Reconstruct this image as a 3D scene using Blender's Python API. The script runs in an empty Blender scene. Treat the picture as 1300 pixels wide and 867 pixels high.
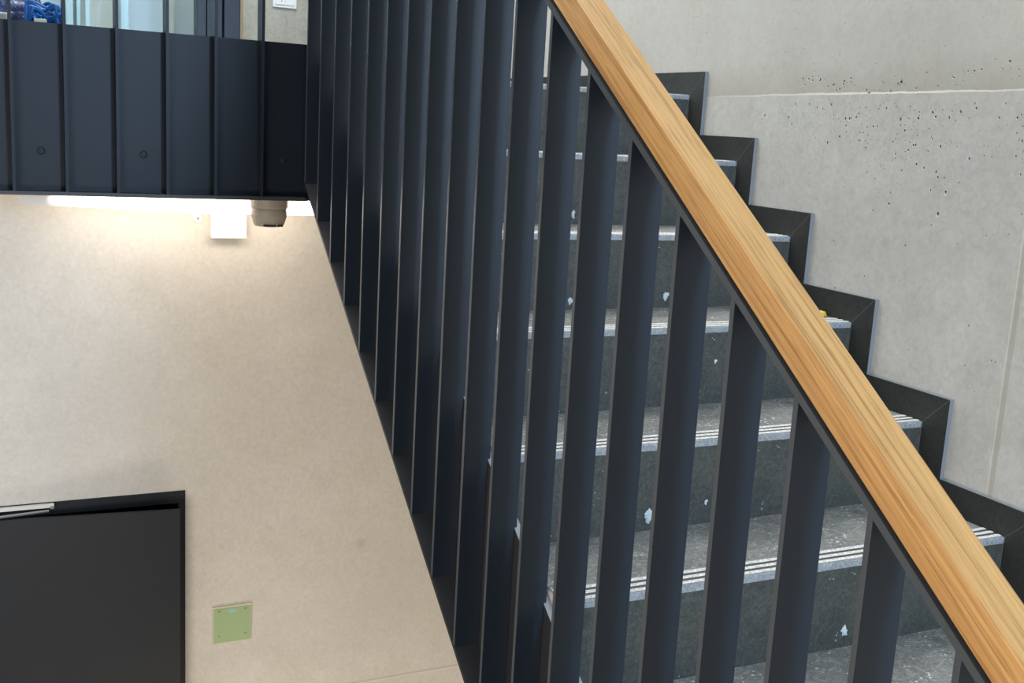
import bpy, bmesh, math, random
from mathutils import Vector, Matrix, noise
random.seed(7)
S = 1.12                      # measured units -> metres
# measured layout (x right, y up the flight, z up)
R_, G_ = 0.17, 0.2429         # riser, going
M_ = R_ / G_                  # slope
W_ = 0.9774                   # face of the stair skirting by the right wall
WALLX = W_ + 0.011
FA, FB = -0.0588, -0.0105     # outer / inner edge of balusters
SP = 0.122                    # baluster spacing
Y0 = -0.6771
ZR, ZB = 0.861, -0.4227
YL = 1.3868                   # front plane of the landing balustrade
YW = 1.7368                   # wall under the landing
ZT, ZF = 0.9127, 0.519
LAND = 5 * R_
C = bpy.context.scene.collection

# ---------------------------------------------------------------- materials
def mat(name, col, rough=.6, metal=0.0, spec=.5):
    m = bpy.data.materials.new(name); m.use_nodes = True
    b = m.node_tree.nodes['Principled BSDF']
    b.inputs['Base Color'].default_value = (*col, 1)
    b.inputs['Roughness'].default_value = rough
    b.inputs['Metallic'].default_value = metal
    b.inputs['Specular IOR Level'].default_value = spec
    return m
class NT:
    def __init__(s, m): s.m = m; s.t = m.node_tree; s.b = s.t.nodes['Principled BSDF']
    def n(s, typ, **k):
        x = s.t.nodes.new(typ)
        for a, v in k.items(): setattr(x, a, v)
        return x
    def l(s, a, b): s.t.links.new(a, b)
    def co(s, scale=(1, 1, 1)):
        tc = s.n('ShaderNodeTexCoord'); mp = s.n('ShaderNodeMapping')
        mp.inputs['Scale'].default_value = scale
        s.l(tc.outputs['Object'], mp.inputs['Vector']); return mp.outputs['Vector']
    def noise(s, vec, scale, detail=4, rough=.55, dist=0):
        x = s.n('ShaderNodeTexNoise'); x.inputs['Scale'].default_value = scale
        x.inputs['Detail'].default_value = detail; x.inputs['Roughness'].default_value = rough
        x.inputs['Distortion'].default_value = dist
        s.l(vec, x.inputs['Vector']); return x.outputs['Fac']
    def ramp(s, fac, stops):
        x = s.n('ShaderNodeValToRGB'); e = x.color_ramp.elements
        while len(e) < len(stops): e.new(.5)
        for i, (p, c) in enumerate(stops):
            e[i].position = p; e[i].color = (*c, 1) if len(c) == 3 else c
        s.l(fac, x.inputs['Fac']); return x.outputs['Color']
    def mix(s, fac, a, b, mode='MIX'):
        x = s.n('ShaderNodeMix', data_type='RGBA', blend_type=mode)
        for sock, v in ((x.inputs[0], fac), (x.inputs[6], a), (x.inputs[7], b)):
            if isinstance(v, (int, float)): sock.default_value = v
            elif isinstance(v, tuple): sock.default_value = (*v, 1)
            else: s.l(v, sock)
        return x.outputs[2]
    def math(s, op, a, b=0.0, c=None, clamp=False):
        x = s.n('ShaderNodeMath', operation=op); x.use_clamp = clamp
        for i, v in enumerate((a, b) if c is None else (a, b, c)):
            if isinstance(v, (int, float)): x.inputs[i].default_value = v
            else: s.l(v, x.inputs[i])
        return x.outputs[0]
    def bump(s, h, strength=.3, dist=.002, prev=None):
        x = s.n('ShaderNodeBump'); x.inputs['Strength'].default_value = strength
        x.inputs['Distance'].default_value = dist; s.l(h, x.inputs['Height'])
        if prev is not None: s.l(prev, x.inputs['Normal'])
        s.l(x.outputs['Normal'], s.b.inputs['Normal']); return x.outputs['Normal']
    def col(s, c): s.l(c, s.b.inputs['Base Color'])

def concrete(name, base, stains=(), contrast=1.0, joint=None):
    m = mat(name, base, .75, 0, .3); t = NT(m); v = t.co()
    big = t.noise(v, 1.3, 5, .6, .4); mid = t.noise(v, 7, 6, .65); fine = t.noise(v, 70, 5, .7)
    k = .10 * contrast
    f = lambda q: tuple(max(0, c * q) for c in base)
    c = t.ramp(big, [(.3, f(1 - k)), (.7, f(1 + k))])
    c = t.mix(t.ramp(mid, [(.35, (0, 0, 0)), (.75, (1, 1, 1))]), c, tuple(b * (1 - 1.1 * k) * q for b, q in zip(base, (1.0, .99, .96))))
    g = t.ramp(fine, [(.3, (.93,) * 3), (.7, (1.05,) * 3)])
    c = t.mix(1.0, c, g, 'MULTIPLY')
    spk = t.noise(v, 28, 7, .75, .6)
    q = .10 * contrast
    c = t.mix(1.0, c, t.ramp(spk, [(.32, (1 - q,) * 3), (.5, (1, 1, 1)), (.68, (1 + q * .6,) * 3)]), 'MULTIPLY')
    sep = t.n('ShaderNodeSeparateXYZ'); t.l(v, sep.inputs[0])
    for (sx, sy, sz, rad, amt, tint) in stains:
        d = t.n('ShaderNodeVectorMath', operation='DISTANCE'); t.l(v, d.inputs[0]); d.inputs[1].default_value = (sx * S, sy * S, sz * S)
        dd = t.math('ADD', d.outputs['Value'], t.math('MULTIPLY', t.math('SUBTRACT', mid, .5), rad * S * 1.2))
        fac = t.math('MULTIPLY', t.math('SUBTRACT', 1.0, t.math('DIVIDE', dd, rad * S), clamp=True), amt, clamp=True)
        c = t.mix(fac, c, tint)
    if joint: c = joint(t, c, sep, mid, fine)
    t.col(c)
    h = t.math('ADD', t.math('MULTIPLY', fine, .4), t.math('MULTIPLY', mid, .6))
    t.bump(h, .35, .003)
    return m

def right_joint(t, c, sep, mid, fine):
    # a casting seam along z ~ .853 and one upright seam; below the seam the pour is a little cooler
    z = sep.outputs[2]; y = sep.outputs[1]
    wob = t.math('MULTIPLY', t.math('SUBTRACT', mid, .5), .010)
    dz = t.math('ADD', t.math('SUBTRACT', z, .8565 * S), t.math('ADD', wob, t.math('MULTIPLY', t.math('SUBTRACT', y, .45), .012)))
    up = t.math('GREATER_THAN', dz, 0.0)
    c = t.mix(t.math('MULTIPLY', up, .35), c, (.50, .475, .415))
    # band of rough browner pour above the seam
    band = t.math('MULTIPLY', up, t.math('SUBTRACT', 1.0, t.math('DIVIDE', dz, .09), clamp=True))
    c = t.mix(t.math('MULTIPLY', band, t.math('MULTIPLY', mid, .75)), c, (.36, .32, .26))
    yy = t.math('SUBTRACT', 1.0, t.math('DIVIDE', t.math('ABSOLUTE', t.math('SUBTRACT', y, .50)), .78), clamp=True)
    line = t.math('LESS_THAN', t.math('ABSOLUTE', t.math('SUBTRACT', dz, .0005)), t.math('MULTIPLY', t.noise(sep.inputs[0].links[0].from_socket, 16, 4, .8), .0048))
    c = t.mix(t.math('MULTIPLY', line, t.math('MULTIPLY', t.math('POWER', yy, .7), .95)), c, (.86, .82, .74))
    # upright seam, slightly leaning
    ys = t.math("SUBTRACT", y, .0652 * S)
    ys = t.math('ADD', ys, t.math('MULTIPLY', wob, .35))
    below = t.math('LESS_THAN', z, .85 * S)
    v1 = t.math('LESS_THAN', t.math('ABSOLUTE', ys), .0022)
    c = t.mix(t.math('MULTIPLY', t.math('MULTIPLY', t.math('MULTIPLY', v1, below), t.math('MULTIPLY', fine, 1.3)), .5), c, (.78, .75, .66))
    v2 = t.math('LESS_THAN', t.math('ABSOLUTE', t.math('ADD', ys, .009)), t.math('MULTIPLY', fine, .013))
    c = t.mix(t.math('MULTIPLY', t.math('MULTIPLY', v2, below), .4), c, (.33, .29, .22))
    return c
def back_joint(t, c, sep, mid, fine):
    z = sep.outputs[2]; x = sep.outputs[0]
    dz = t.math('SUBTRACT', z, -1.054 * S)
    l1 = t.math('LESS_THAN', t.math('ABSOLUTE', dz), .0035)
    c = t.mix(t.math('MULTIPLY', l1, .5), c, tuple(.60 * q for q in (.72, .66, .56)))
    l2 = t.math('LESS_THAN', t.math('ABSOLUTE', t.math('ADD', dz, .007)), .0028)
    c = t.mix(t.math('MULTIPLY', l2, .5), c, (.72, .68, .60))
    l3 = t.math('LESS_THAN', t.math('ABSOLUTE', t.math('SUBTRACT', x, -.267 * S)), .0018)
    c = t.mix(t.math('MULTIPLY', l3, .14), c, (.75, .71, .64))
    return c

M = {}
M['right_concrete'] = concrete('grey cast concrete', (.575, .56, .52), contrast=1.25, joint=right_joint,
    stains=[(WALLX, .80, .98, .10, .22, (.36, .35, .32)), (WALLX, .35, .95, .13, .20, (.38, .34, .28)),
            (WALLX, .42, .53, .018, .6, (.42, .41, .38)), (WALLX, .12, .95, .12, .25, (.56, .55, .50)), (WALLX, 1.0, 1.1, .16, .3, (.60, .60, .58))])
M['back_concrete'] = concrete('warm grey smooth concrete', (.66, .62, .56), contrast=.7, joint=back_joint,
    stains=[(.235, YW, -.58, .022, .5, (.42, .37, .26)), (-.55, YW, -.1, .30, .20, (.50, .47, .45)), (.30, YW, -.75, .35, .15, (.50, .47, .38))])
M['pier_concrete'] = concrete('landing pier concrete', (.42, .405, .34), contrast=2.2)
M['pore_shade'] = mat('pore shadow', (.10, .095, .085), .9)
M['pore_rim'] = mat('pale pore rim', (.66, .65, .61), .8)  # paler patch around a pore, shifted down to one side

def steel(name, col, rough=.42, spec=.5):
    m = mat(name, col, rough, 0, spec); t = NT(m); v = t.co()
    f = t.noise(v, 900, 2, .6); f2 = t.noise(v, 9, 3)
    c = t.mix(t.ramp(f2, [(.3, (0, 0, 0)), (.8, (.5, .5, .5))]), col, tuple(q * 1.25 for q in col)); t.col(c)
    t.bump(f, .25, .0006); return m
M['steel'] = steel('anthracite powder coat', (.0105, .0168, .0262), .32, .38)
M['panel'] = steel('anthracite sheet', (.0070, .0120, .0200), .40, .26)
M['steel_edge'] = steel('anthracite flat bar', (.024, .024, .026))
M['door'] = steel('charcoal door paint', (.0120, .0145, .0180), .5, .28)
M['bar_edge'] = steel('lit bar edge', (.058, .064, .072), .36)  # paler than the coat: highlight on the narrow edges painted in
M['dusty'] = mat('dusty steel top', (.30, .32, .34), .8)
M['seam'] = mat('black shadow gap', (.010, .009, .009), .8)

def oak():
    m = mat('oiled oak', (.55, .33, .14), .38, 0, .45); t = NT(m)
    v = t.co((150, 2.4, 150)); v2 = t.co((48, .8, 48)); v3 = t.co((420, 10, 420))
    a = t.noise(v2, 1.0, 4, .6, 1.2); b = t.noise(v, 1.0, 4, .65, .4); p = t.noise(v3, 1.0, 2, .6)
    c = t.ramp(a, [(.28, (.47, .235, .075)), (.50, (.60, .33, .118)), (.74, (.70, .42, .170))])
    g = t.ramp(b, [(.36, (.64, .56, .46)), (.48, (1, 1, 1)), (.66, (1.10, 1.09, 1.06))])
    c = t.mix(.9, c, g, 'MULTIPLY')
    c = t.mix(t.ramp(p, [(.55, (0, 0, 0)), (.66, (.45, .45, .45))]), c, (.26, .115, .035))
    t.col(c); t.bump(b, .15, .0008); return m
M['oak'] = oak()

def rubber(name, base, light, speck, spk=.72, scale=(1, 1, 1), rough=.42, bstr=.9):
    m = mat(name, base, rough, 0, .55); t = NT(m); v = t.co(scale)
    a = t.noise(v, 6, 5, .65, .3); b = t.noise(v, 170, 5, .8); w = t.noise(v, 30, 7, .8, 1.8)
    c = t.ramp(a, [(.3, base), (.75, tuple((p + q) / 2 for p, q in zip(base, light)))])
    c = t.mix(t.ramp(w, [(.48, (0, 0, 0)), (.66, (.8, .8, .8))]), c, light)
    c = t.mix(1.0, c, t.ramp(b, [(.32, (.55,) * 3), (.5, (1, 1, 1)), (.68, (1.6,) * 3)]), 'MULTIPLY')
    vo = t.n('ShaderNodeTexVoronoi'); vo.inputs['Scale'].default_value = 90; t.l(v, vo.inputs['Vector'])
    sz = t.noise(v, 17, 3, .7)
    sp = t.math('LESS_THAN', vo.outputs['Distance'], t.math('MULTIPLY', t.math('SUBTRACT', sz, spk - .16, clamp=True), 1.6))
    c = t.mix(t.math('MULTIPLY', sp, .8), c, speck)
    t.col(c)
    t.l(t.ramp(w, [(.35, (rough + .2,) * 3), (.65, (rough - .08,) * 3)]), t.b.inputs['Roughness'])
    t.bump(t.math('ADD', t.math('MULTIPLY', b, .5), w), bstr, .003); return m
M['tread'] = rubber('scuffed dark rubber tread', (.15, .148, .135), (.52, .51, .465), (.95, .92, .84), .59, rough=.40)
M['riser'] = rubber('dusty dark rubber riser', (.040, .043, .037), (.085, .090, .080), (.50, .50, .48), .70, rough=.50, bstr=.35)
M['skirt'] = rubber('dark skirting', (.022, .023, .021), (.036, .037, .034), (.2, .2, .19), .86, rough=.45, bstr=.25)
M['skirt_edge'] = mat('lit skirting edge', (.22, .235, .25), .6)  # paler than the skirting face: light on the edges put into the colour
M['mitre'] = mat('pale mitre line', (.16, .16, .14), .7)
M['nosing'] = rubber('blue grey nosing', (.23, .25, .265), (.42, .45, .47), (.7, .7, .7), .74, rough=.40, bstr=.4)
M['strip'] = rubber('cream grip strip', (.80, .74, .65), (.86, .82, .74), (.60, .56, .50), .88, rough=.65, bstr=.3)
M['strip_base'] = mat('nosing channel', (.085, .085, .082), .55)
M['plaster'] = mat('dried plaster', (.62, .66, .67), .8)
M['white'] = mat('white plastic', (.78, .78, .77), .35)
M['offwhite'] = mat('white enamel', (.74, .72, .68), .4)
M['detector'] = mat('grey detector shell', (.30, .27, .22), .5)
M['dark'] = mat('matt black', (.012, .012, .012), .8)
M['green'] = mat('pale green plate', (.35, .47, .24), .45)
M['green_edge'] = mat('pale cream edge', (.62, .60, .42), .5)
M['sticker'] = mat('light blue sticker', (.33, .55, .68), .5)
M['zinc'] = mat('zinc', (.35, .35, .34), .35, .8)
M['yellow'] = mat('yellow scrap', (.80, .62, .08), .6)
M['blue'] = mat('blue cable sheath', (.008, .13, .42), .35)
M['cream'] = mat('cream paint', (.62, .60, .54), .6)
M['cool'] = mat('cool white paint', (.60, .66, .69), .5)
M['cyan'] = mat('cold white gloss', (.68, .84, .90), .3)
M['timber'] = mat('bare timber edge', (.30, .22, .13), .6)
M['plain_wall'] = concrete('painted wall', (.55, .55, .53), contrast=.4)
M['floor'] = rubber('dark floor', (.10, .10, .095), (.16, .16, .15), (.3, .3, .28), .8, rough=.5, bstr=.2)
def emis(name, col, s):
    m = mat(name, col, .5); b = m.node_tree.nodes['Principled BSDF']
    b.inputs['Emission Color'].default_value = (*col, 1); b.inputs['Emission Strength'].default_value = s; return m
M['led'] = emis('warm white diffuser', (1, .90, .78), 8.5)
def glass():
    m = mat('clear glass', (.85, .95, .97), .03, 0, .5); b = m.node_tree.nodes['Principled BSDF']
    b.inputs['Transmission Weight'].default_value = 1; b.inputs['IOR'].default_value = 1.1; return m
M['glass'] = glass()
def bagmat():
    m = mat('crinkled clear bag with dark blue filling', (.05, .08, .2), .25); t = NT(m); v = t.co()
    w = t.noise(v, 22, 5, .7, 2.5); k = t.noise(v, 60, 4, .7, 1.5)
    c = t.ramp(w, [(.38, (.006, .012, .05)), (.55, (.02, .05, .18)), (.66, (.40, .45, .56))])
    t.col(c); t.bump(k, .8, .004); return m
M['bag'] = bagmat()

# ---------------------------------------------------------------- mesh builder (coordinates in measured units)
class MB:
    def __init__(s): s.v = []; s.f = []; s.m = []
    def box(s, x0, x1, y0, y1, z0, z1, mi=0, shear=0.0):
        """shear: z grows by shear*y, z0/z1 are offsets at y=0"""
        n = len(s.v)
        for x in (x0, x1):
            for y in (y0, y1):
                for z in (z0, z1): s.v.append((x, y, z + shear * y))
        for q in ((0, 1, 3, 2), (4, 6, 7, 5), (0, 4, 5, 1), (2, 3, 7, 6), (0, 2, 6, 4), (1, 5, 7, 3)):
            s.f.append([n + i for i in q]); s.m.append(mi)
        return s
    def prism(s, poly, axis, a, b, mi=0, side_mi=None):
        """poly: 2d points in the two other axes in cyclic order; extruded from a to b"""
        n = len(s.v); k = len(poly)
        def P(p, t):
            return {'x': (t, p[0], p[1]), 'y': (p[0], t, p[1]), 'z': (p[0], p[1], t)}[axis]
        for t in (a, b):
            for p in poly: s.v.append(P(p, t))
        s.f.append([n + i for i in range(k)][::-1]); s.m.append(mi)
        s.f.append([n + k + i for i in range(k)]); s.m.append(mi)
        for i in range(k):
            j = (i + 1) % k
            s.f.append([n + i, n + j, n + k + j, n + k + i]); s.m.append(mi if side_mi is None else side_mi)
        return s
    def lathe(s, prof, c, axis='z', seg=32, mi=0):
        n = len(s.v)
        for (r, h) in prof:
            for i in range(seg):
                a = 2 * math.pi * i / seg; u, w = r * math.cos(a), r * math.sin(a)
                if axis == 'z': p = (c[0] + u, c[1] + w, c[2] + h)
                elif axis == 'y': p = (c[0] + u, c[1] + h, c[2] + w)
                else: p = (c[0] + h, c[1] + u, c[2] + w)
                s.v.append(p)
        for j in range(len(prof) - 1):
            for i in range(seg):
                k = (i + 1) % seg
                s.f.append([n + j * seg + i, n + j * seg + k, n + (j + 1) * seg + k, n + (j + 1) * seg + i]); s.m.append(mi)
        s.f.append([n + i for i in range(seg)][::-1]); s.m.append(mi)
        s.f.append([n + (len(prof) - 1) * seg + i for i in range(seg)]); s.m.append(mi)
        return s
    def tube(s, pts, r, seg=8, mi=0, closed=False):
        pts = [Vector(p) for p in pts]; n = len(s.v); N = len(pts)
        for i, p in enumerate(pts):
            a = pts[(i - 1) % N] if (closed or i > 0) else p
            b = pts[(i + 1) % N] if (closed or i < N - 1) else p
            t = (b - a).normalized(); u = t.cross(Vector((.13, .31, .94))).normalized(); w = t.cross(u)
            for k in range(seg):
                g = 2 * math.pi * k / seg; s.v.append(tuple(p + r * (math.cos(g) * u + math.sin(g) * w)))
        for i in range(N if closed else N - 1):
            j = (i + 1) % N
            for k in range(seg):
                l = (k + 1) % seg
                s.f.append([n + i * seg + k, n + i * seg + l, n + j * seg + l, n + j * seg + k]); s.m.append(mi)
        if not closed:
            s.f.append([n + k for k in range(seg)][::-1]); s.m.append(mi)
            s.f.append([n + (N - 1) * seg + k for k in range(seg)]); s.m.append(mi)
        return s
    def build(s, name, mats, parent=None, origin=(0, 0, 0), bevel=0, smooth=False, texorigin=True):
        if not isinstance(mats, (list, tuple)): mats = [mats]
        o3 = Vector(origin) * S
        me = bpy.data.meshes.new(name)
        me.from_pydata([tuple(Vector(v) * S - o3) for v in s.v], [], s.f)
        for m in mats: me.materials.append(m)
        for p, i in zip(me.polygons, s.m): p.material_index = i
        bm = bmesh.new(); bm.from_mesh(me); bmesh.ops.recalc_face_normals(bm, faces=bm.faces[:])
        bm.to_mesh(me); bm.free()
        if smooth:
            for p in me.polygons: p.use_smooth = True
        o = bpy.data.objects.new(name, me); C.objects.link(o)
        if parent is not None:
            o.parent = parent; o.location = o3 - parent.location if parent.parent is None else o3 - Vector(parent['_w'])
            o['_w'] = tuple(o3)
        else: o.location = o3; o['_w'] = tuple(o3)
        if bevel:
            b = o.modifiers.new('bevel', 'BEVEL'); b.width = bevel * S; b.segments = 2; b.limit_method = 'ANGLE'; b.angle_limit = .6
            b.harden_normals = False
        return o
def thing(name, label, cat, loc=(0, 0, 0), group=None):
    o = bpy.data.objects.new(name, None); o.empty_display_size = .1; C.objects.link(o)
    o.location = Vector(loc) * S; o['_w'] = tuple(Vector(loc) * S)
    tag(o, label, cat, group); return o
def tag(o, label, cat, group=None):
    o['label'] = label; o['category'] = cat
    if group: o['group'] = group
    return o
def struct(o, label=None):
    o['kind'] = 'structure'
    if label: o['label'] = label
    return o

# ---------------------------------------------------------------- setting
# right wall; its pores are flat patches with the pit shade painted in
mb = MB(); mb.box(WALLX, WALLX + .2, -4.2, 5.0, -2.4, 3.2)
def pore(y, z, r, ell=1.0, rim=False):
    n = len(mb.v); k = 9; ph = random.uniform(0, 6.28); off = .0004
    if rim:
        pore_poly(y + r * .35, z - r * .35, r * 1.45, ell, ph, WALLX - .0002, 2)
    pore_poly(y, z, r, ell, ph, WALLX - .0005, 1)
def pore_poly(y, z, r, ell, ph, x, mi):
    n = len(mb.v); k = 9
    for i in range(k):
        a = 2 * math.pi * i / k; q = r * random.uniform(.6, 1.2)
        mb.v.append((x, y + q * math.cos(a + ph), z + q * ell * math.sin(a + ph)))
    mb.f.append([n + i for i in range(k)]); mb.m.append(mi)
# dense cluster under the seam
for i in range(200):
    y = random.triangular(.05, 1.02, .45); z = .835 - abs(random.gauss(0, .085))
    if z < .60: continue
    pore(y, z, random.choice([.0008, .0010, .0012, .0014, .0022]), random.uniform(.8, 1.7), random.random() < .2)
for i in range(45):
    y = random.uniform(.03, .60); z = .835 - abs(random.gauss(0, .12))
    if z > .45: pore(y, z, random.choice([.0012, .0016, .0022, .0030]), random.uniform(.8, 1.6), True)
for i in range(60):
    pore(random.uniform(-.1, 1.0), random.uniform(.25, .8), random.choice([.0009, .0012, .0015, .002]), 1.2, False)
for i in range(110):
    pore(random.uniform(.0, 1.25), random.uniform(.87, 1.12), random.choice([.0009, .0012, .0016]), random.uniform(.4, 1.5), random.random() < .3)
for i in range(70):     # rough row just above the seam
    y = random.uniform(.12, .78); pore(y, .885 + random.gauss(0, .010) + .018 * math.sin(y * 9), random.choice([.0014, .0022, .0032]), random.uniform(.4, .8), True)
wr = struct(mb.build('wall_right', [M['right_concrete'], M['pore_shade'], M['pore_rim']]), 'grey cast concrete wall along the stair with pores and a pour seam')

# wall under the landing with the door opening
DX1, DZ = -.304, -.352            # outer corner of the door frame
DX0 = -1.10
mb = MB(); zt = .56
mb.box(-3.0, DX0, YW, YW + .2, -2.4, zt); mb.box(DX1, WALLX, YW, YW + .2, -2.4, zt); mb.box(DX0, DX1, YW, YW + .2, DZ, zt)
struct(mb.build('wall_back', M['back_concrete']), 'smooth warm grey concrete wall under the landing')
mb = MB(); mb.box(DX0 - .1, DX1 + .1, YW + .75, YW + .8, -2.4, zt); mb.box(DX0 - .1, DX0 - .05, YW + .2, YW + .75, -2.4, zt)
mb.box(DX1 + .05, DX1 + .1, YW + .2, YW + .75, -2.4, zt); mb.box(DX0 - .05, DX1 + .05, YW + .2, YW + .75, -.2, -.15)
struct(mb.build('wall_dark_box', M['dark']))  # black box added behind the ajar door so its gap stays dark
mb = MB(); mb.box(-3.2, WALLX + .2, -4.2, 5, -2.5, -2.4)
struct(mb.build('floor', M['floor']))
mb = MB(); mb.box(-3.0, WALLX, YL + .056, 5.0, .56, LAND)
struct(mb.build('floor_landing', M['floor']), 'landing slab behind the dark steel fascia')
mb = MB(); mb.box(-3.2, -3.0, -4.2, 5.0, -2.4, 3.2)
struct(mb.build('wall_left', M['plain_wall']))
WX0, WX1, WZ0, WZ1 = .18, .93, .30, 2.6
mb = MB(); mb.box(-3.0, WX0, -4.2, -4.0, -2.4, 3.2); mb.box(WX1, WALLX, -4.2, -4.0, -2.4, 3.2)
mb.box(WX0, WX1, -4.2, -4.0, -2.4, WZ0); mb.box(WX0, WX1, -4.2, -4.0, WZ1, 3.2)
struct(mb.build('wall_front', M['plain_wall']))
wn = MB()
for z in (WZ0, WZ1 - .05): wn.box(WX0, WX1, -4.15, -4.10, z, z + .05)
for x in (WX0, WX1 - .05): wn.box(x, x + .05, -4.15, -4.10, WZ0 + .05, WZ1 - .05)
struct(wn.build('window_2', M['steel']), 'tall daylight window at the foot of the stair')

# stepped skirting on the right wall
mb = MB(); h, d = .0635, .0662; gap = .0006
KMIN = -6
for k in range(KMIN, 6):
    yk, zk = k * G_, k * R_
    last = (k == 5)
    ye = 4.95 if last else (k + 1) * G_
    yo = 4.95 if last else (k + 1) * G_ - d
    mb.prism([(yk - d, zk + h), (yo, zk + h), (ye, zk), (yk, zk)], 'x', W_, WALLX, 0, 1)
    mb.prism([(yk - d, zk + h), (yk, zk), (yk, zk - R_), (yk - d, zk - R_ + h)], 'x', W_, WALLX, 0, 1)
    mb.prism([(yk - d, zk + h), (yk - d + .0012, zk + h), (yk + .0012, zk), (yk, zk)], 'x', W_ - .0006, W_, 2)
struct(mb.build('baseboard_right', [M['skirt'], M['skirt_edge'], M['mitre']]), 'dark stepped skirting following the stair against the concrete wall')

# far side of the landing: pier, dark framed glazing, pale room behind
YF = 3.5
mb = MB(); mb.box(.212, WALLX, YF, YF + .25, LAND, 3.2)
struct(mb.build('wall_landing', M['pier_concrete']), 'speckled concrete pier on the landing')
mb = MB(); mb.box(.212, .222, YF - .006, YF, LAND, 3.0)
struct(mb.build('trim_1', M['timber']))
wf = MB()
for x0, x1, yy in ((.145, .212, 0), (.075, .140, .01), (.032, .071, .0)): wf.box(x0, x1, YF + yy, YF + .08, LAND, 3.0)
wf.box(.071, .145, YF + .03, YF + .08, LAND, 3.0)
wf.box(-2.9, .032, YF, YF + .08, 2.85, 3.0); wf.box(-2.9, .032, YF, YF + .08, LAND, LAND + .06)
wfo = struct(wf.build('window_1', M['steel'], bevel=.002), 'dark framed glazed screen at the back of the landing')
gl = MB(); gl.box(-2.9, .032, YF + .035, YF + .045, LAND + .06, 2.85)
g = gl.build('pane', M['glass'], wfo)
YR = 4.4
mb = MB(); mb.box(-3.0, WALLX, YR, YR + .1, LAND, 3.2)
struct(mb.build('wall_room', M['cool']), 'pale wall of the room beyond the glazing')
# white frames and panels seen through the glazing
mb = MB()
for x0, x1, dpt in ((-.433, -.408, .10), (-.390, -.375, .07), (-.351, -.333, .05)): mb.box(x0, x1, YR - dpt - .2, YR - .2, LAND, 2.9)
fr = mb.build('trim_2', M['cyan']); struct(fr)
mb = MB(); mb.box(-.408, -.39, YR - .22, YR - .2, LAND, 2.9); mb.box(-.375, -.351, YR - .22, YR - .2, LAND, 2.9); mb.box(-.333, -.232, YR - .23, YR - .2, LAND, 2.9)
struct(mb.build('trim_3', M['cream']))
mb = MB(); mb.box(-.198, -.165, YR - .26, YR - .2, LAND, 2.9)
struct(mb.build('trim_4', M['cyan']))
mb = MB(); mb.box(-.165, -.007, YR - .24, YR - .2, LAND, 2.9)
struct(mb.build('door_2', M['cool']))
mb = MB(); mb.box(-.007, .036, YR - .28, YR - .2, LAND, 2.9)
struct(mb.build('trim_5', M['cream']))

# ---------------------------------------------------------------- staircase
X0 = .0022
st = thing('staircase', 'straight concrete stair with dark scuffed rubber treads beside the grey concrete wall', 'stairs', (.48, 0, 0))
m = MB()
zz = 5 * R_
prof = []
for k in range(KMIN, 6):
    prof += [(k * G_ + .004, (k - 1) * R_ - .004), (k * G_ + .004, k * R_ - .004)]
prof += [(YL + .0, LAND - .004), (YL + .0, .60), (1.2, .60)]
prof += [(KMIN * G_ + .004, (KMIN - 1) * R_ - .30 + .0)]
m.prism(prof, 'x', X0 + .001, W_ + .010)
m.build('stair_slab', M['plain_wall'], st)
for k in range(KMIN, 6):
    y, z = k * G_, k * R_
    yb = (k + 1) * G_ if k < 5 else YL
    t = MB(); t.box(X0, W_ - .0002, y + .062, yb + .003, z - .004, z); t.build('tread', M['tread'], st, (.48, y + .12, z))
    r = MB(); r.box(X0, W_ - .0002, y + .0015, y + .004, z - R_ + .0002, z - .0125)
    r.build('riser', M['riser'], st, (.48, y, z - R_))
    n = MB(); n.prism([(y, z - .012), (y, z - .0012), (y + .0012, z), (y + .0625, z), (y + .0625, z - .004), (y + .004, z - .004), (y + .004, z - .012)], 'x', X0, W_ - .0002)
    no = n.build('nosing', M['nosing'], st, (.48, y, z))
    c = MB(); c.box(X0, W_ - .0004, y + .0075, y + .0560, z, z + .0004); c.build('grip_channel', M['strip_base'], no, (.48, y + .03, z))
    for q in (.0122, .0310, .0498):
        s_ = MB(); s_.prism([(y + q - .0046, z + .0004), (y + q - .0040, z + .0014), (y + q + .0040, z + .0014), (y + q + .0046, z + .0004)], 'x', X0, W_ - .0004)
        s_.build('grip_strip', M['strip'], no, (.48, y + q, z))

# ---------------------------------------------------------------- stair balustrade
YE = YL + .012; YS = -1.75
sb = thing('stair_balustrade', 'dark steel stair balustrade of upright flat bars under a long sloping oak handrail', 'balustrade', (-.03, 0, 0))
AC = (FA - .007) / 2
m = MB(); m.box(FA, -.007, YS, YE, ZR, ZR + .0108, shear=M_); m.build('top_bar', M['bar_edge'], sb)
m = MB(); m.box(FA + .004, -.011, YS, YE, ZR + .0108, ZR + .0165, shear=M_); m.build('rail_spacer', M['seam'], sb)
# handrail: eased rectangle, mesh local y runs along the rail so that the grain follows it
hw = .0236; z0, z1 = .8768, .9262
cs = math.cos(math.atan(M_))
hm = MB(); e = .0022
sec = [(-hw + e, 0), (-hw, e), (-hw, (z1 - z0) * cs - e), (-hw + e, (z1 - z0) * cs), (hw - e, (z1 - z0) * cs), (hw, (z1 - z0) * cs - e), (hw, e), (hw - e, 0)]
L0, L1 = YS / cs, YE / cs
n_ = 0
hm.prism(sec, 'y', L0, L1)
ho = hm.build('handrail', M['oak'], sb, smooth=False)
ho.rotation_euler = (math.atan(M_), 0, 0); ho.location = Vector((-.0345, 0, z0)) * S - sb.location
ho['label'] = 'oiled oak handrail'
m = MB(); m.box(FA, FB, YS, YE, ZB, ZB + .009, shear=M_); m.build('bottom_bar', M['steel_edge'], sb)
m = MB(); m.box(FB, .0020, YS, YE, ZB, -.0615, shear=M_); m.box(FB, .0020, YS, YE, -.0615, -.0600, 1, shear=M_)
m.build('stringer', [M['steel_edge'], M['dusty']], sb)
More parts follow.
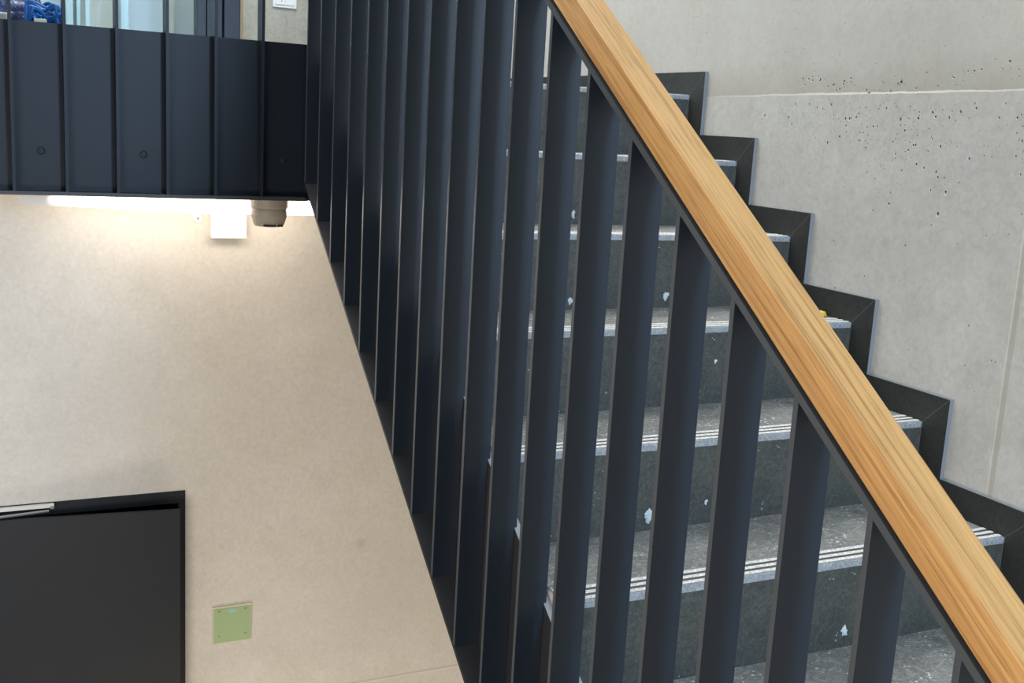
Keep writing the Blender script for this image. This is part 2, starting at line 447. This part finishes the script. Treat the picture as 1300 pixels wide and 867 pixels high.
m = MB(); m.box(FA, .0020, YL + .040, YL + .052, ZF, ZT); m.box(FA, FB, YL + .0125, YL + .040, ZF, ZF + .009); m.build('end_plate', M['panel'], sb)
# one baluster, notched where it laps the stringer, then copies
def bal_mesh():
    m = MB(); y0, y1 = 0.0, .0080
    n = len(m.v)
    zb, zt_ = ZB + .009, ZR
    poly = [(FA, zb), (FB - .0002, zb), (FB - .0002, -.0590), (-.0065, -.0590), (-.0065, zt_), (FA, zt_)]
    for y in (y0, y1):
        for (x, z) in poly: m.v.append((x, y, z + M_ * y))
    k = len(poly)
    m.f.append([0, 1, 2, 5]); m.m.append(0); m.f.append([2, 3, 4, 5]); m.m.append(0)
    m.f.append([k + 5, k + 2, k + 1, k]); m.m.append(0); m.f.append([k + 5, k + 4, k + 3, k + 2]); m.m.append(0)
    for i in range(k):
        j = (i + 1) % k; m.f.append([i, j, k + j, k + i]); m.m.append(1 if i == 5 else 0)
    return m
first = None
for i in range(-8, 18):
    y = Y0 + i * SP; loc = (0, y, y * M_)
    if first is None:
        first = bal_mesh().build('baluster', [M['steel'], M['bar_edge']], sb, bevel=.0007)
        o = first
    else:
        o = first.copy(); C.objects.link(o); o.parent = sb
    o.location = Vector(loc) * S - sb.location

# ---------------------------------------------------------------- landing balustrade with fascia
lb = thing('landing_balustrade', 'dark steel landing balustrade with a tall flat fascia above the bright light', 'balustrade', (-1.3, YL, .52))
PX0, PX1 = -2.7, FA - .0006
PY = YL + .040
m = MB(); m.box(PX0, PX1, PY, PY + .012, ZF + .009, ZT); m.build('fascia_panel', M['panel'], lb)
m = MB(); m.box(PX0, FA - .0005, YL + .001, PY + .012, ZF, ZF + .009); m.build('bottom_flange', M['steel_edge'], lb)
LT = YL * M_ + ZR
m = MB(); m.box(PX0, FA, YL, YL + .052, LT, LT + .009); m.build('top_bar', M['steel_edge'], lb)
m = MB(); m.prism([(YL + .003, LT + .0165), (YL + .003, LT + .064), (YL + .05, LT + .064), (YL + .05, LT + .0165)], 'x', PX0, FA - .01)
m.box(PX0, FA - .01, YL + .012, YL + .04, LT + .009, LT + .0165)
m.build('handrail', M['oak'], lb)
XO, SF = -.1727, .1142
def lbar():
    m = MB(); m.box(-.0035, .0035, YL, PY - .0003, ZF + .0092, ZT + .0); m.box(-.0035, .0035, YL, YL + .052, ZT + .0002, LT); return m
first = None
for j in range(0, 22):
    x = XO - SF * j
    if first is None:
        first = lbar().build('baluster', M['panel'], lb, (0, YL, ZF)); base = first.location.copy(); o = first
    else:
        o = first.copy(); C.objects.link(o); o.parent = lb
    o.location = base + Vector((x * S, 0, 0))
first = None
sx = [-.6830 + .2305 * q for q in range(-6, 2)] + [-.1051]
for x in sx:
    if first is None:
        s_ = MB(); s_.lathe([(.0098, .0), (.0098, -.0006), (.0084, -.0006)], (0, PY, .6205), 'y', 24, 1); s_.lathe([(.0080, .0), (.0080, -.0016), (.0068, -.0022), (.0064, -.0008), (.0036, -.0008), (.0030, -.0016)], (0, PY, .6205), 'y', 24)
        first = s_.build('screw', [M['panel'], M['seam']], lb, (0, PY, .6205)); base = first.location.copy(); o = first
    else:
        o = first.copy(); C.objects.link(o); o.parent = lb
    o.location = base + Vector((x * S, 0, 0))

# ---------------------------------------------------------------- door under the landing
dr = bpy.data.objects.new('door_1', None); C.objects.link(dr); dr.location = Vector((DX1 - .4, YW, -2.4)) * S; dr['_w'] = tuple(dr.location)
struct(dr, 'charcoal flush door standing slightly ajar under the landing')
m = MB(); fw = .020
m.box(DX0, DX1, YW - .004, YW + .06, DZ - .0365, DZ); m.box(DX1 - fw, DX1, YW - .004, YW + .10, -2.4, DZ - .0365); m.box(DX0, DX0 + fw, YW - .004, YW + .10, -2.4, DZ - .0365)
m.build('door_frame', M['door'], dr, bevel=.001)
hx, rx, dd = -1.046, -.331, .073
leaf = MB(); lw = math.hypot(rx - hx, dd)
leaf.box(0, lw, -.010, .002, 0, 2.015); leaf.box(.03, lw - .03, .002, .032, .004, 1.975)
lo = leaf.build('door_leaf', M['door'], dr, bevel=.0012)
ang = -math.atan2(dd, rx - hx)
lo.location = Vector((hx, YW - .008, -2.393)) * S - dr.location; lo.rotation_euler = (0, 0, ang)
m = MB(); m.tube([(0, 0, 0), (.045, 0, 0), (.14, 0, 0)], .008, 10); m.box(-.02, .02, .0, .014, -.02, .02)
m.v = [(x + lw - .17 if True else x, y - .045, z + 1.02) for (x, y, z) in m.v]
m.build('door_handle', M['zinc'], lo)
m = MB(); m.box(-1.0, -.658, YW - .016, YW - .0045, -.3640, -.3535); m.build('closer_track', M['offwhite'], dr, bevel=.001)
m = MB(); m.box(-.668, -.659, YW - .020, YW - .0165, -.3665, -.3590); m.tube([(-.672, YW - .020, -.371), (-.93, YW - .050, -.373)], .0042, 8)
m.build('closer_arm', M['zinc'], dr)

# ---------------------------------------------------------------- fittings under the landing
ll = thing('linear_light', 'long white batten light glowing just below the dark landing fascia', 'light', (-.33, 1.58, .53))
m = MB(); ly0, ly1 = 1.565, 1.61
m.prism([(-.735, .500), (-.722, .4830), (-.700, .4790), (-.01, .4740), (-.004, .480), (-.004, .556), (-.735, .556)], 'y', ly0 + .005, ly1 - .005)
m.build('housing', M['offwhite'], ll)
m = MB()
m.prism([(-.655, .4880), (-.60, .4790), (-.44, .4730), (-.30, .4675), (.018, .4675), (.024, .4740), (.024, .503), (-.655, .503)], 'y', ly0, ly1)
m.build('diffuser', M['led'], ll, smooth=False)

sd = thing('smoke_detector', 'grey dome detector hanging in front of the bright batten light', 'detector', (-.130, 1.485, .53))
m = MB(); m.lathe([(.010, .10), (.0475, .10), (.0490, .075), (.0490, .042), (.0475, .036)], (-.130, 1.485, .455), 'z', 40); m.build('base', M['detector'], sd, smooth=False)
m = MB(); m.lathe([(.0455, .047), (.0465, .040), (.0465, .030), (.0400, .008), (.0360, .002), (.020, .0)], (-.130, 1.485, .455 - .012), 'z', 40); m.build('cover', M['detector'], sd)
m = MB(); m.box(-.152, -.121, 1.4425, 1.46, .4470, .4510); m.box(-.1155, -.1095, 1.4435, 1.46, .4465, .4510); m.box(-.106, -.102, 1.4450, 1.46, .4465, .4510); m.build('slot', M['dark'], sd)
# ceiling the detector and the light hang from
m = MB(); m.box(-3.0, .0, YL + .056, YW, .556, .5598); struct(m.build('ceiling', M['back_concrete']), 'underside of the landing')

jb = thing('junction_box', 'square white box on the wall right below the bright light', 'box', (-.19, YW, .42))
m = MB(); m.box(-.2372, -.1430, YW - .030, YW, .3885, .4600); m.build('housing', M['white'], jb, bevel=.003)
m = MB(); m.box(-.2392, -.1410, YW - .034, YW - .0302, .3865, .4620); m.build('lid', M['white'], jb, bevel=.001)
m = MB(); m.box(-.196, -.184, YW - .0346, YW - .0341, .442, .444); m.build('mark', M['detector'], jb)
cp = thing('wall_plug', 'small round white cap on the wall left of the square white box', 'cap', (-.27, YW, .438))
m = MB(); m.lathe([(.0135, 0), (.0135, -.004), (.0115, -.006), (.0045, -.006), (.0040, -.0045)], (-.2695, YW, .4384), 'y', 28); m.build('rim', M['white'], cp)
m = MB(); m.box(-.2715, -.2675, YW - .0066, YW - .0046, .4350, .4418); m.build('slot', M['zinc'], cp)

gp = thing('cover_plate', 'square pale green cover plate screwed on the beige wall right of the door', 'plate', (-.167, YW, -.787))
m = MB(); m.prism([(-.2249, -.8464), (-.1092, -.8464), (-.1081, -.7277), (-.2242, -.7287)], 'y', YW - .0060, YW, 1, 1); m.build('plate_rim', [M['green'], M['green_edge']], gp)
m = MB(); m.prism([(-.2220, -.8440), (-.1115, -.8440), (-.1105, -.7345), (-.2213, -.7345)], 'y', YW - .0075, YW - .0061, 0); m.build('plate', M['green'], gp)
for (x, z) in ((-.2055, -.7435), (-.1270, -.7430), (-.2055, -.8240), (-.1270, -.8235)):
    m = MB(); m.lathe([(.0032, 0), (.0030, -.0012), (.0012, -.0014), (.001, -.0006)], (x, YW - .0076, z), 'y', 14); m.build('screw', M['zinc'], gp)
m = MB(); m.prism([(-.1770, -.7490), (-.1560, -.7490), (-.1540, -.7440), (-.1600, -.7400), (-.1710, -.7400), (-.1790, -.7440)], 'y', YW - .0080, YW - .0076); m.build('sticker', M['sticker'], gp)

# socket plate on the landing pier
sp = thing('switch_plate', 'square white switch plate on the speckled concrete pier above the landing', 'switch', (.40, YF, 1.22))
m = MB(); m.box(.350, .453, YF - .008, YF, 1.186, 1.30); m.build('frame', M['white'], sp, bevel=.002)
m = MB(); m.box(.360, .400, YF - .0115, YF - .008, 1.198, 1.288); m.box(.4015, .443, YF - .0115, YF - .008, 1.198, 1.288); m.build('rocker', M['white'], sp, bevel=.001)
m = MB()
for q in (.387,): m.box(q - .002, q + .002, YF - .0121, YF - .0116, 1.208 + (q * 977 % 3) * .004, 1.216 + (q * 977 % 3) * .004)
m.build('mark', M['detector'], sp)

# ---------------------------------------------------------------- blue cables in a bag on the landing
random.seed(11)
bg = thing('cable_bag', 'crinkled clear plastic bag filled with dark blue coils, behind the loose blue cables', 'bag', (-.72, 1.66, LAND))
bm = bmesh.new(); bmesh.ops.create_icosphere(bm, subdivisions=5, radius=1)
for v in bm.verts:
    q = v.co.copy(); nn = noise.fractal(q * 2.3, 1, 2, 4) * .10 + abs(noise.noise(q * 5.5)) * .10
    r_ = 1 + nn; x, y, z = q.x * .135 * r_, q.y * .085 * r_, q.z * .115 * r_
    if z < -.06: z = -.06 - (z + .06) * .0
    v.co = (x * S, y * S, (z + .0602) * S)
me = bpy.data.meshes.new('bag_body'); bm.to_mesh(me); bm.free(); me.materials.append(M['bag'])
for p in me.polygons: p.use_smooth = True
o = bpy.data.objects.new('bag_body', me); C.objects.link(o); o.parent = bg; o.location = Vector((-.045, .09, .0)) * S; o['_w'] = (0, 0, 0)
cc = thing('cable_bundle', 'loose loops of bright blue cable lying in front of the plastic bag on the landing', 'cable', (-.655, 1.54, LAND))
for k in range(26):
    R1 = random.uniform(.022, .046); R2 = R1 * random.uniform(.8, 1.3); ph = random.uniform(0, 6.28); tw = random.uniform(-.5, .5); tl = random.uniform(-.25, .25)
    pts = []
    for i in range(40):
        a = 2 * math.pi * i / 40
        rr = 1 + .10 * math.sin(3 * a + ph)
        x = R1 * rr * math.cos(a); z = R2 * rr * math.sin(a) + .02 * math.sin(2 * a + ph)
        pts.append((-.668 + x + tl * z * .5 + random.uniform(-.0006, .0006), 1.515 + .010 * (k % 6) + tw * .10 * math.sin(a + ph) , LAND + .0040 + max(0, R2 * 1.02 + z + .012 * (k % 4))))
    m = MB(); m.tube(pts, .0030, 8, closed=True); m.build('cable_loop', M['blue'], cc, (-.655, 1.53, LAND + .05), smooth=True)
cl = MB(); cl.box(-.690, -.662, 1.455, 1.475, LAND, LAND + .072)
tag(cl.build('cable_tag', M['green_edge'], None, (-.656, 1.465, LAND), bevel=.002), 'small olive and cream tag standing by the blue cable loops', 'tag')
m = MB(); m.box(-.79, -.745, 1.47, 1.60, LAND, LAND + .080)
tag(m.build('white_carton', M['white'], None, (-.77, 1.53, LAND), bevel=.002), 'white carton edge at the far left behind the landing fascia', 'box')

# ---------------------------------------------------------------- bits on the stair
ys = MB()
for (px, py, pz, a) in ((.962, .584, 2 * R_, .3), (.950, .580, 2 * R_, 1.1), (.963, .572, 2 * R_ + .002, 2.0)):
    n = len(ys.v)
    for (u, w, t_) in ((-.011, -.006, 0), (.010, -.007, 0), (.012, .006, 0), (-.009, .007, 0), (-.008, -.003, .009), (.007, -.004, .011), (.008, .004, .006), (-.006, .005, .008)):
        ys.v.append((px + u * math.cos(a) - w * math.sin(a), py + u * math.sin(a) + w * math.cos(a), pz + t_))
    for q in ((0, 3, 2, 1), (4, 5, 6, 7), (0, 1, 5, 4), (1, 2, 6, 5), (2, 3, 7, 6), (3, 0, 4, 7)): ys.f.append([n + i for i in q]); ys.m.append(0)
tag(ys.build('yellow_scrap', M['yellow'], None, (.952, .60, 2 * R_)), 'crumpled yellow scrap on a tread against the stepped skirting', 'scrap')
spl = [(.308, 1, .030, .0120, 'white plaster splash on a riser, largest, low behind the middle bars'),
       (.500, 4, .534, .0080, 'small white plaster splash on the upper riser near the oak handrail'),
       (.375, 3, .360, .0070, 'white plaster dot at the foot of a riser between upper bars'),
       (.629, 3, .368, .0085, 'round white plaster splash low on the riser close under the handrail'),
       (.608, 2, .264, .0040, 'tiny white plaster dot in the middle of a riser, right of its twin'),
       (.435, 1, .044, .0045, 'tiny white plaster dot low on the riser beside a dark bar'),
       (.494, 1, .152, .0035, 'tiny white plaster dot just below a nosing'),
       (.591, 0, -.139, .0090, 'pale ring shaped plaster mark on the lowest full riser')]
for (x, k, z, r_, lab) in spl:
    y = k * G_ + .0015; m = MB(); nb = 22
    random.seed(int(x * 1000)); ph = random.uniform(0, 6)
    def ring(f, off): return [(x + r_ * f * (1 + .30 * math.sin(2 * t + ph) + .18 * math.sin(5 * t) + .2 * math.sin(9 * t + 2 * ph)) * math.cos(t) * .8, y - off, z + r_ * f * (1 + .3 * math.sin(3 * t + ph)) * math.sin(t) * 1.15) for t in [2 * math.pi * i / nb for i in range(nb)]]
    A_, B_ = ring(1, 0.0), ring(.55, r_ * .25); m.v = A_ + B_
    for i in range(nb): j = (i + 1) % nb; m.f.append([i, j, nb + j, nb + i]); m.m.append(0)
    m.f.append(list(range(nb, 2 * nb))); m.m.append(0); m.f.append(list(range(nb))[::-1]); m.m.append(0)
    tag(m.build('plaster_splash', M['plaster'], None, (x, y, z), smooth=False), lab, 'splash', 'plaster splashes on the risers')

# ---------------------------------------------------------------- light and camera
w = bpy.data.worlds.new('World'); bpy.context.scene.world = w; w.use_nodes = True
bgn = w.node_tree.nodes['Background']; bgn.inputs[0].default_value = (.80, .90, 1.0, 1); bgn.inputs[1].default_value = 1.0
def area(name, loc, rot, sx_, sy_, e, col):
    l = bpy.data.lights.new(name, 'AREA'); l.shape = 'RECTANGLE'; l.size = sx_; l.size_y = sy_; l.energy = e; l.color = col
    o = bpy.data.objects.new(name, l); C.objects.link(o); o.location = Vector(loc) * S; o.rotation_euler = rot; return o
area('room_fill', (-.4, 4.0, 3.1), (0, 0, 0), 2.0, .8, 105, (.92, .97, 1))  # added light to brighten the room beyond the glazing
area('window_daylight', ((WX0 + WX1) / 2, -4.22, (WZ0 + WZ1) / 2), (math.radians(90), 0, 0), (WX1 - WX0) * S, (WZ1 - WZ0) * S, 205, (.52, .73, 1.0))
area('overhead_fill', (-.2, 2.0, 3.1), (math.radians(-18), 0, 0), 1.8, 2.0, 98, (.98, .98, .98))  # unseen area light, placed to brighten wall, treads and handrail top
def aim(o, p):
    o.rotation_euler = (Vector(p) * S - o.location).to_track_quat('-Z', 'Y').to_euler()
aim(area('stairwell_fill', (-2.3, -2.6, -.7), (0, 0, 0), 1.4, 1.0, 105, (1, .88, .76)), (.0, 1.7, -.35))  # added warm fill for the wall under the landing
aim(area('under_stair_fill', (-.25, .55, -2.0), (0, 0, 0), 1.4, .5, 13, (1, .88, .74)), (-.1, 1.74, -.75))  # added hidden fill that lifts the lower part of the same wall

cam = bpy.data.cameras.new('Camera'); co = bpy.data.objects.new('Camera', cam); C.objects.link(co); bpy.context.scene.camera = co
yaw, pit, rol = [math.radians(a) for a in (26.018, -10.9377, 3.2408)]
fwd = Vector((math.sin(yaw) * math.cos(pit), math.cos(yaw) * math.cos(pit), math.sin(pit)))
right = Vector((math.cos(yaw), -math.sin(yaw), 0)); up = right.cross(fwd)
r2 = right * math.cos(rol) + up * math.sin(rol); u2 = -right * math.sin(rol) + up * math.cos(rol)
mw = Matrix((r2, u2, -fwd)).transposed().to_4x4(); mw.translation = Vector((-.8201, -1.4298, .736)) * S
co.matrix_world = mw
cam.sensor_width = 36; cam.lens = 1405.94 / 1300 * 36; cam.clip_start = .02
vs = bpy.context.scene.view_settings; vs.view_transform = 'Standard'; vs.look = 'None'; vs.exposure = 0; vs.gamma = 1
vs.use_curve_mapping = False
for o in bpy.data.objects:
    if '_w' in o.keys(): del o['_w']
